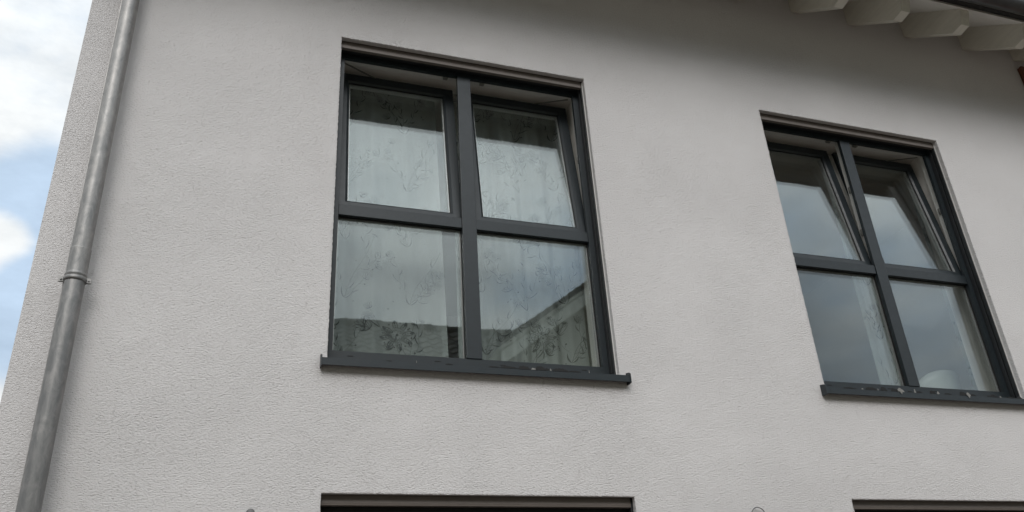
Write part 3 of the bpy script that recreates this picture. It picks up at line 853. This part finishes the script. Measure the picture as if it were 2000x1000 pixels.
    def figure(s, cols, z_start=3.0, dz=.55):
        r = random.Random(s.seed * 7 + 1)
        for c in cols:
            z = z_start + r.random() * .12
            flip = r.choice((-1, 1))
            while z < min(s.z1, 4.95):
                s.sprig(c, z, math.pi / 2 + .15 * flip, .44, r, 0, flip)
                s.sprig(c, z + .01, math.pi / 2 + .95 * flip, .26, r, 0, -flip)
                s.sprig(c + .01 * flip, z + .08, math.pi / 2 - .8 * flip, .24, r, 1, flip)
                for k in range(2):
                    s.leaf(c, z, math.pi / 2 + (.5 + .5 * k) * flip * (1 if k else -1), .075, .010)
                a = r.random() * 6.28
                s.flower(c + .12 * flip, z + .27 + r.uniform(-.03, .03), .030 + .010 * r.random(), 8, a)
                s.tulip(c - .11 * flip, z + .12, math.pi / 2 + flip * .5, .05)
                for _ in range(3): s.dot(c + r.uniform(-.14, .14), z + r.uniform(0, .4), .0045)
                z += .40 + .06 * r.random(); flip = -flip
    def finish(s, label):
        o = s.mb.build('net_curtain', [M['net'], M['netfig']])
        tag(o, label, 'curtain', 'net curtains behind the window glass')
        return o
YC = .47
c = Curtain(-.12, .715, 2.60, 5.06, YC, 3.6, .034, 1, .030)
c.star(.425, 3.235, .095)
c.tulip(.27, 3.26, 2.4, .09); c.tulip(.245, 3.27, 2.9, .07)
c.figure((.13, .50), 3.02)
c.finish('flowered net curtain filling the left half of the window nearest the downpipe')
c = Curtain(.84, 1.70, 2.60, 5.06, YC, 4.1, .036, 2, 0.0)
c.star(1.39, 3.275, .092); c.tulip(1.50, 3.32, 1.3, .10)
c.figure((1.0, 1.30, 1.58), 3.02)
c.finish('flowered net curtain filling the right half of the window nearest the downpipe')
c = Curtain(3.98, 4.26, 2.60, 5.06, YC, 3.0, .020, 3, -.01)
c.figure((4.10,), 2.95)
c.finish('narrow net curtain bunched behind the centre post of the far right window')
c = Curtain(4.84, 5.16, 2.60, 5.06, YC + .01, 3.2, .020, 5, .01)
c.figure((4.98,), 2.95)
c.finish('narrow net curtain hanging at the right side of the far right window')
# curtain rails on the ceilings
for x0, x1, lab in ((-.5, 2.2, 'white ceiling track carrying the two flowered curtains'), (2.7, 5.5, 'white ceiling track carrying the two narrow curtains')):
    t = MB(); t.box(x0, x1, YC - .02, YC + .03, 5.085, 5.1185, 0, .002)
    tag(t.build('curtain_rail', M['upvc']), lab, 'curtain rail', 'curtain rails')

# ------------------------------------------------------------------ white tub chairs behind the right window
def tub_chair(x, y, z, w, rot, label, h=.80):
    root = empty('tub_chair', (x, y, z)); root.rotation_euler = (0, 0, rot)
    tag(root, label, 'chair', 'white chairs behind the right window')
    sh = MB(); n = 26; m = 8; vs = []; fs = []
    for t in (0, 1):
        for j in range(m + 1):
            v = j / m
            for i in range(n + 1):
                a = math.pi * (1.12 * i / n - .06)
                top = h - .05 + .05 * math.sin(a) ** 1 - .16 * (1 - math.sin(max(0, min(math.pi, a)))) ** 2
                r = w / 2 * (.80 + .20 * v ** .6) - t * .022
                vs.append((math.cos(a) * r, -math.sin(a) * r * .9, .40 + (top - .40) * v))
    k = (m + 1) * (n + 1)
    for t in (0, 1):
        for j in range(m):
            for i in range(n):
                a = t * k + j * (n + 1) + i; f = (a, a + 1, a + n + 2, a + n + 1)
                fs.append(f if t == 0 else f[::-1])
    for i in range(n):
        a = m * (n + 1) + i; fs.append((a, a + 1, k + a + 1, k + a))
        fs.append((i, k + i, k + i + 1, i + 1))
    sh.add(vs, fs, 0, True); sh.build('backrest', M['white'], root)
    st = MB(); r = w / 2 * .84; sg = 28
    pr = [(.39, .02), (.39, r * .9), (.41, r), (.45, r), (.47, r * .92), (.475, .02)]
    vs = [(math.cos(6.2832 * q / sg) * rr, math.sin(6.2832 * q / sg) * rr, zz) for zz, rr in pr for q in range(sg)]
    fs = [(i * sg + q, i * sg + (q + 1) % sg, (i + 1) * sg + (q + 1) % sg, (i + 1) * sg + q) for i in range(len(pr) - 1) for q in range(sg)]
    st.add(vs, fs, 0, True); st.build('seat', M['white'], root)
    for sx in (-1, 1):
        for sy in (-1, 1):
            l = MB(); l.tube([(sx * r * .55, sy * r * .55, .40), (sx * r * .85, sy * r * .85, 0)], [.014, .009], 10)
            l.build('leg', M['wood'], root)
tub_chair(4.80, .86, 2.42, .52, rad(8), 'larger white rounded chair back low in the right window', .91)
tub_chair(5.32, .90, 2.42, .46, rad(-6), 'smaller white rounded chair back cut off by the right window frame', .86)

# ------------------------------------------------------------------ small things at the foot of the picture
cb = MB(); pts = []
for k in range(25):
    a = math.pi * (-.18 + 1.36 * k / 24)
    pts.append((2.325 + .045 * math.cos(a) * (1 + .12 * math.sin(a * 2)), -.012 - .006 * math.sin(a), 2.075 + .044 * math.sin(a)))
pts = [(2.35, .005, 1.98), (2.362, -.010, 2.01)] + pts + [(2.285, -.012, 2.02), (2.30, -.010, 1.97), (2.31, .003, 1.93)]
pts = [(p[0] + .084, p[1], p[2] + .024) for p in pts]
cb.tube(pts, .0028, 8)
tag(cb.build('cable', M['cable']), 'thin grey cable loop curling off the plaster at the bottom of the photo', 'cable')
kn = MB(); sg = 20
pr = [(.012, .004), (.011, .010), (.006, .016), (-.004, .020), (-.02, .021), (-.05, .021)]
X0, Z0 = -.316, 2.106
vs = [(X0 + math.cos(6.2832 * q / sg) * rr, -.022 + math.sin(6.2832 * q / sg) * rr, Z0 + zz) for zz, rr in pr for q in range(sg)]
fs = [(i * sg + q, i * sg + (q + 1) % sg, (i + 1) * sg + (q + 1) % sg, (i + 1) * sg + q) for i in range(len(pr) - 1) for q in range(sg)]
fs.append(list(range(sg)))
kn.add(vs, fs, 0, True); kn.box(X0 - .02, X0 + .02, -.012, .002, Z0 - .05, Z0 - .012, 0, .002)
tag(kn.build('wall_fitting', M['cable']), 'small dark round fitting on the plaster, bottom edge left of the lower window', 'wall fitting')

# ------------------------------------------------------------------ timber bay beyond the house's right end
tb = empty('timber_bay', (6.052, 0, -.35))
tag(tb, 'brown timber clad bay at the far right edge under the rafters', 'timber wall')
bd = MB()
for k in range(18):
    bd.box(k * .145, k * .145 + .139, -.030, -.004, 0, 6.42, 0, .003)
bd.build('cladding', M['brownwood'], tb)
bk = MB(); bk.box(-.01, 2.62, -.0035, .3, 0, 6.40); bk.build('backing', M['rail'], tb)
ps = MB(); ps.box(-.022, -.002, -.034, .0, 0, 6.40, 0, .003); ps.build('corner_board', M['brownwood'], tb)

# ------------------------------------------------------------------ neighbours behind the camera (seen mirrored in the panes)
def tiled(mb, x0, x1, ya, za, yb, zb, m=0, row=.34, wave=.30, h=.03, dx=.05):
    # wavy overlapping tile rows from the eave (ya,za) up to the ridge (yb,zb)
    L = math.hypot(yb - ya, zb - za); n = int(L / row); nx = int((x1 - x0) / dx)
    ty, tz = (yb - ya) / L, (zb - za) / L
    s = -1 if yb > ya else 1
    ny, nz = (-tz, ty) if yb > ya else (tz, -ty)
    if nz < 0: ny, nz = -ny, -nz
    vs = []; fs = []
    rows = []
    for j in range(n):
        rows += [(j * row, .035), ((j + 1) * row, .004)]
    for d, up in rows:
        for i in range(nx + 1):
            x = x0 + (x1 - x0) * i / nx
            w = h * math.sin(2 * math.pi * x / wave) + up
            vs.append((x, ya + ty * d + ny * w, za + tz * d + nz * w))
    for j in range(len(rows) - 1):
        for i in range(nx):
            a = j * (nx + 1) + i; fs.append((a, a + 1, a + nx + 2, a + nx + 1))
    mb.add(vs, fs, m)
def neighbour_long():
    root = empty('neighbour_house', (4.0, -13.7, -.35))
    tag(root, 'long neighbouring house with dark tiled roof mirrored along the bottom of the curtained window', 'house')
    def add(mb, name, mat, p=root):
        o = mb.build(name, mat); o.parent = p
        if p is root: o.matrix_parent_inverse = Matrix.Translation((-4.0, 13.7, .35))
        return o
    w = MB(); w.box(-9.5, 11.2, -17.2, -10.2, -.35, 6.0); add(w, 'wall', M['plaster2'])
    r = MB(); tiled(r, -10, 11.5, -9.6, 5.85, -13.7, 9.12)
    r.prism([(-9.65, 5.75), (-9.6, 5.82), (-13.7, 9.08), (-17.8, 5.82), (-17.75, 5.75), (-13.7, 8.95)], 'x', -10, 11.5)
    rr = add(r, 'roof', M['rooftile2'])
    rg = MB(); 
    for k in range(53):
        rg.tube([(-10 + k * .4, -13.7, 9.14), (-10 + k * .4 + .42, -13.7, 9.155)], [.085, .10], 10)
    add(rg, 'ridge_tiles', M['rooftile2'], rr)
    for x in (-6, -2, 2, 8):
        f = MB(); f.ring(x, x + 1.3, 1.0, 2.3, .07, .07, .07, .07, -10.18, -10.12)
        ff = add(f, 'window', M['upvc'])
        p = MB(); p.box(x + .07, x + 1.23, -10.165, -10.16, 1.07, 2.23); add(p, 'pane', M['black'], ff)
neighbour_long()
def neighbour_gable():
    root = empty('gabled_house', (9.0, -9.2, -.35))
    tag(root, 'nearer gabled neighbour with pale verge mirrored in the lower right corner of the curtained window', 'house')
    def add(mb, name, mat, p=root):
        o = mb.build(name, mat); o.parent = p
        if p is root: o.matrix_parent_inverse = Matrix.Translation((-9.0, 9.2, .35))
        return o
    ex, ez = 4.0, 6.78            # eave corner at the verge
    sl = .735; px = 6.95; pz = ez + sl * (px - ex)
    yw, yv = -9.25, -8.70
    w = MB()
    w.prism([(4.62, -.35), (2 * px - 4.62, -.35), (2 * px - 4.62, ez + .38), (px, pz - .12), (4.62, ez + .38)], 'y', yw, -10.1)
    add(w, 'wall', M['plaster2'])
    r = MB()
    T = .12
    r.prism([(ex, ez - T), (px, pz - T), (2 * px - ex, ez - T), (2 * px - ex, ez), (px, pz), (ex, ez)], 'y', yv, -10.3, 0)
    # stepped verge tiles
    n = 18
    for k in range(n):
        u0 = k / n; u1 = (k + 1) / n
        xa = ex + (px - ex) * u0 - .06; xb = ex + (px - ex) * u1; za = ez + sl * (px - ex) * u0 - .04; zb = ez + sl * (px - ex) * u1
        r.prism([(xa, za - .05), (xb, zb - .05), (xb, zb + .05), (xa, za + .075)], 'y', yv + .03, -10.32, 1)
    rr = add(r, 'roof', [M['verge'], M['rooftile2']])
    s = MB(); s.prism([(ex + .05, ez - T - .24), (px, pz - T - .24), (px, pz - T - .002), (ex + .05, ez - T - .002)], 'y', yv - .02, yv - .05, 0)
    add(s, 'bargeboard', M['verge'], rr)
neighbour_gable()
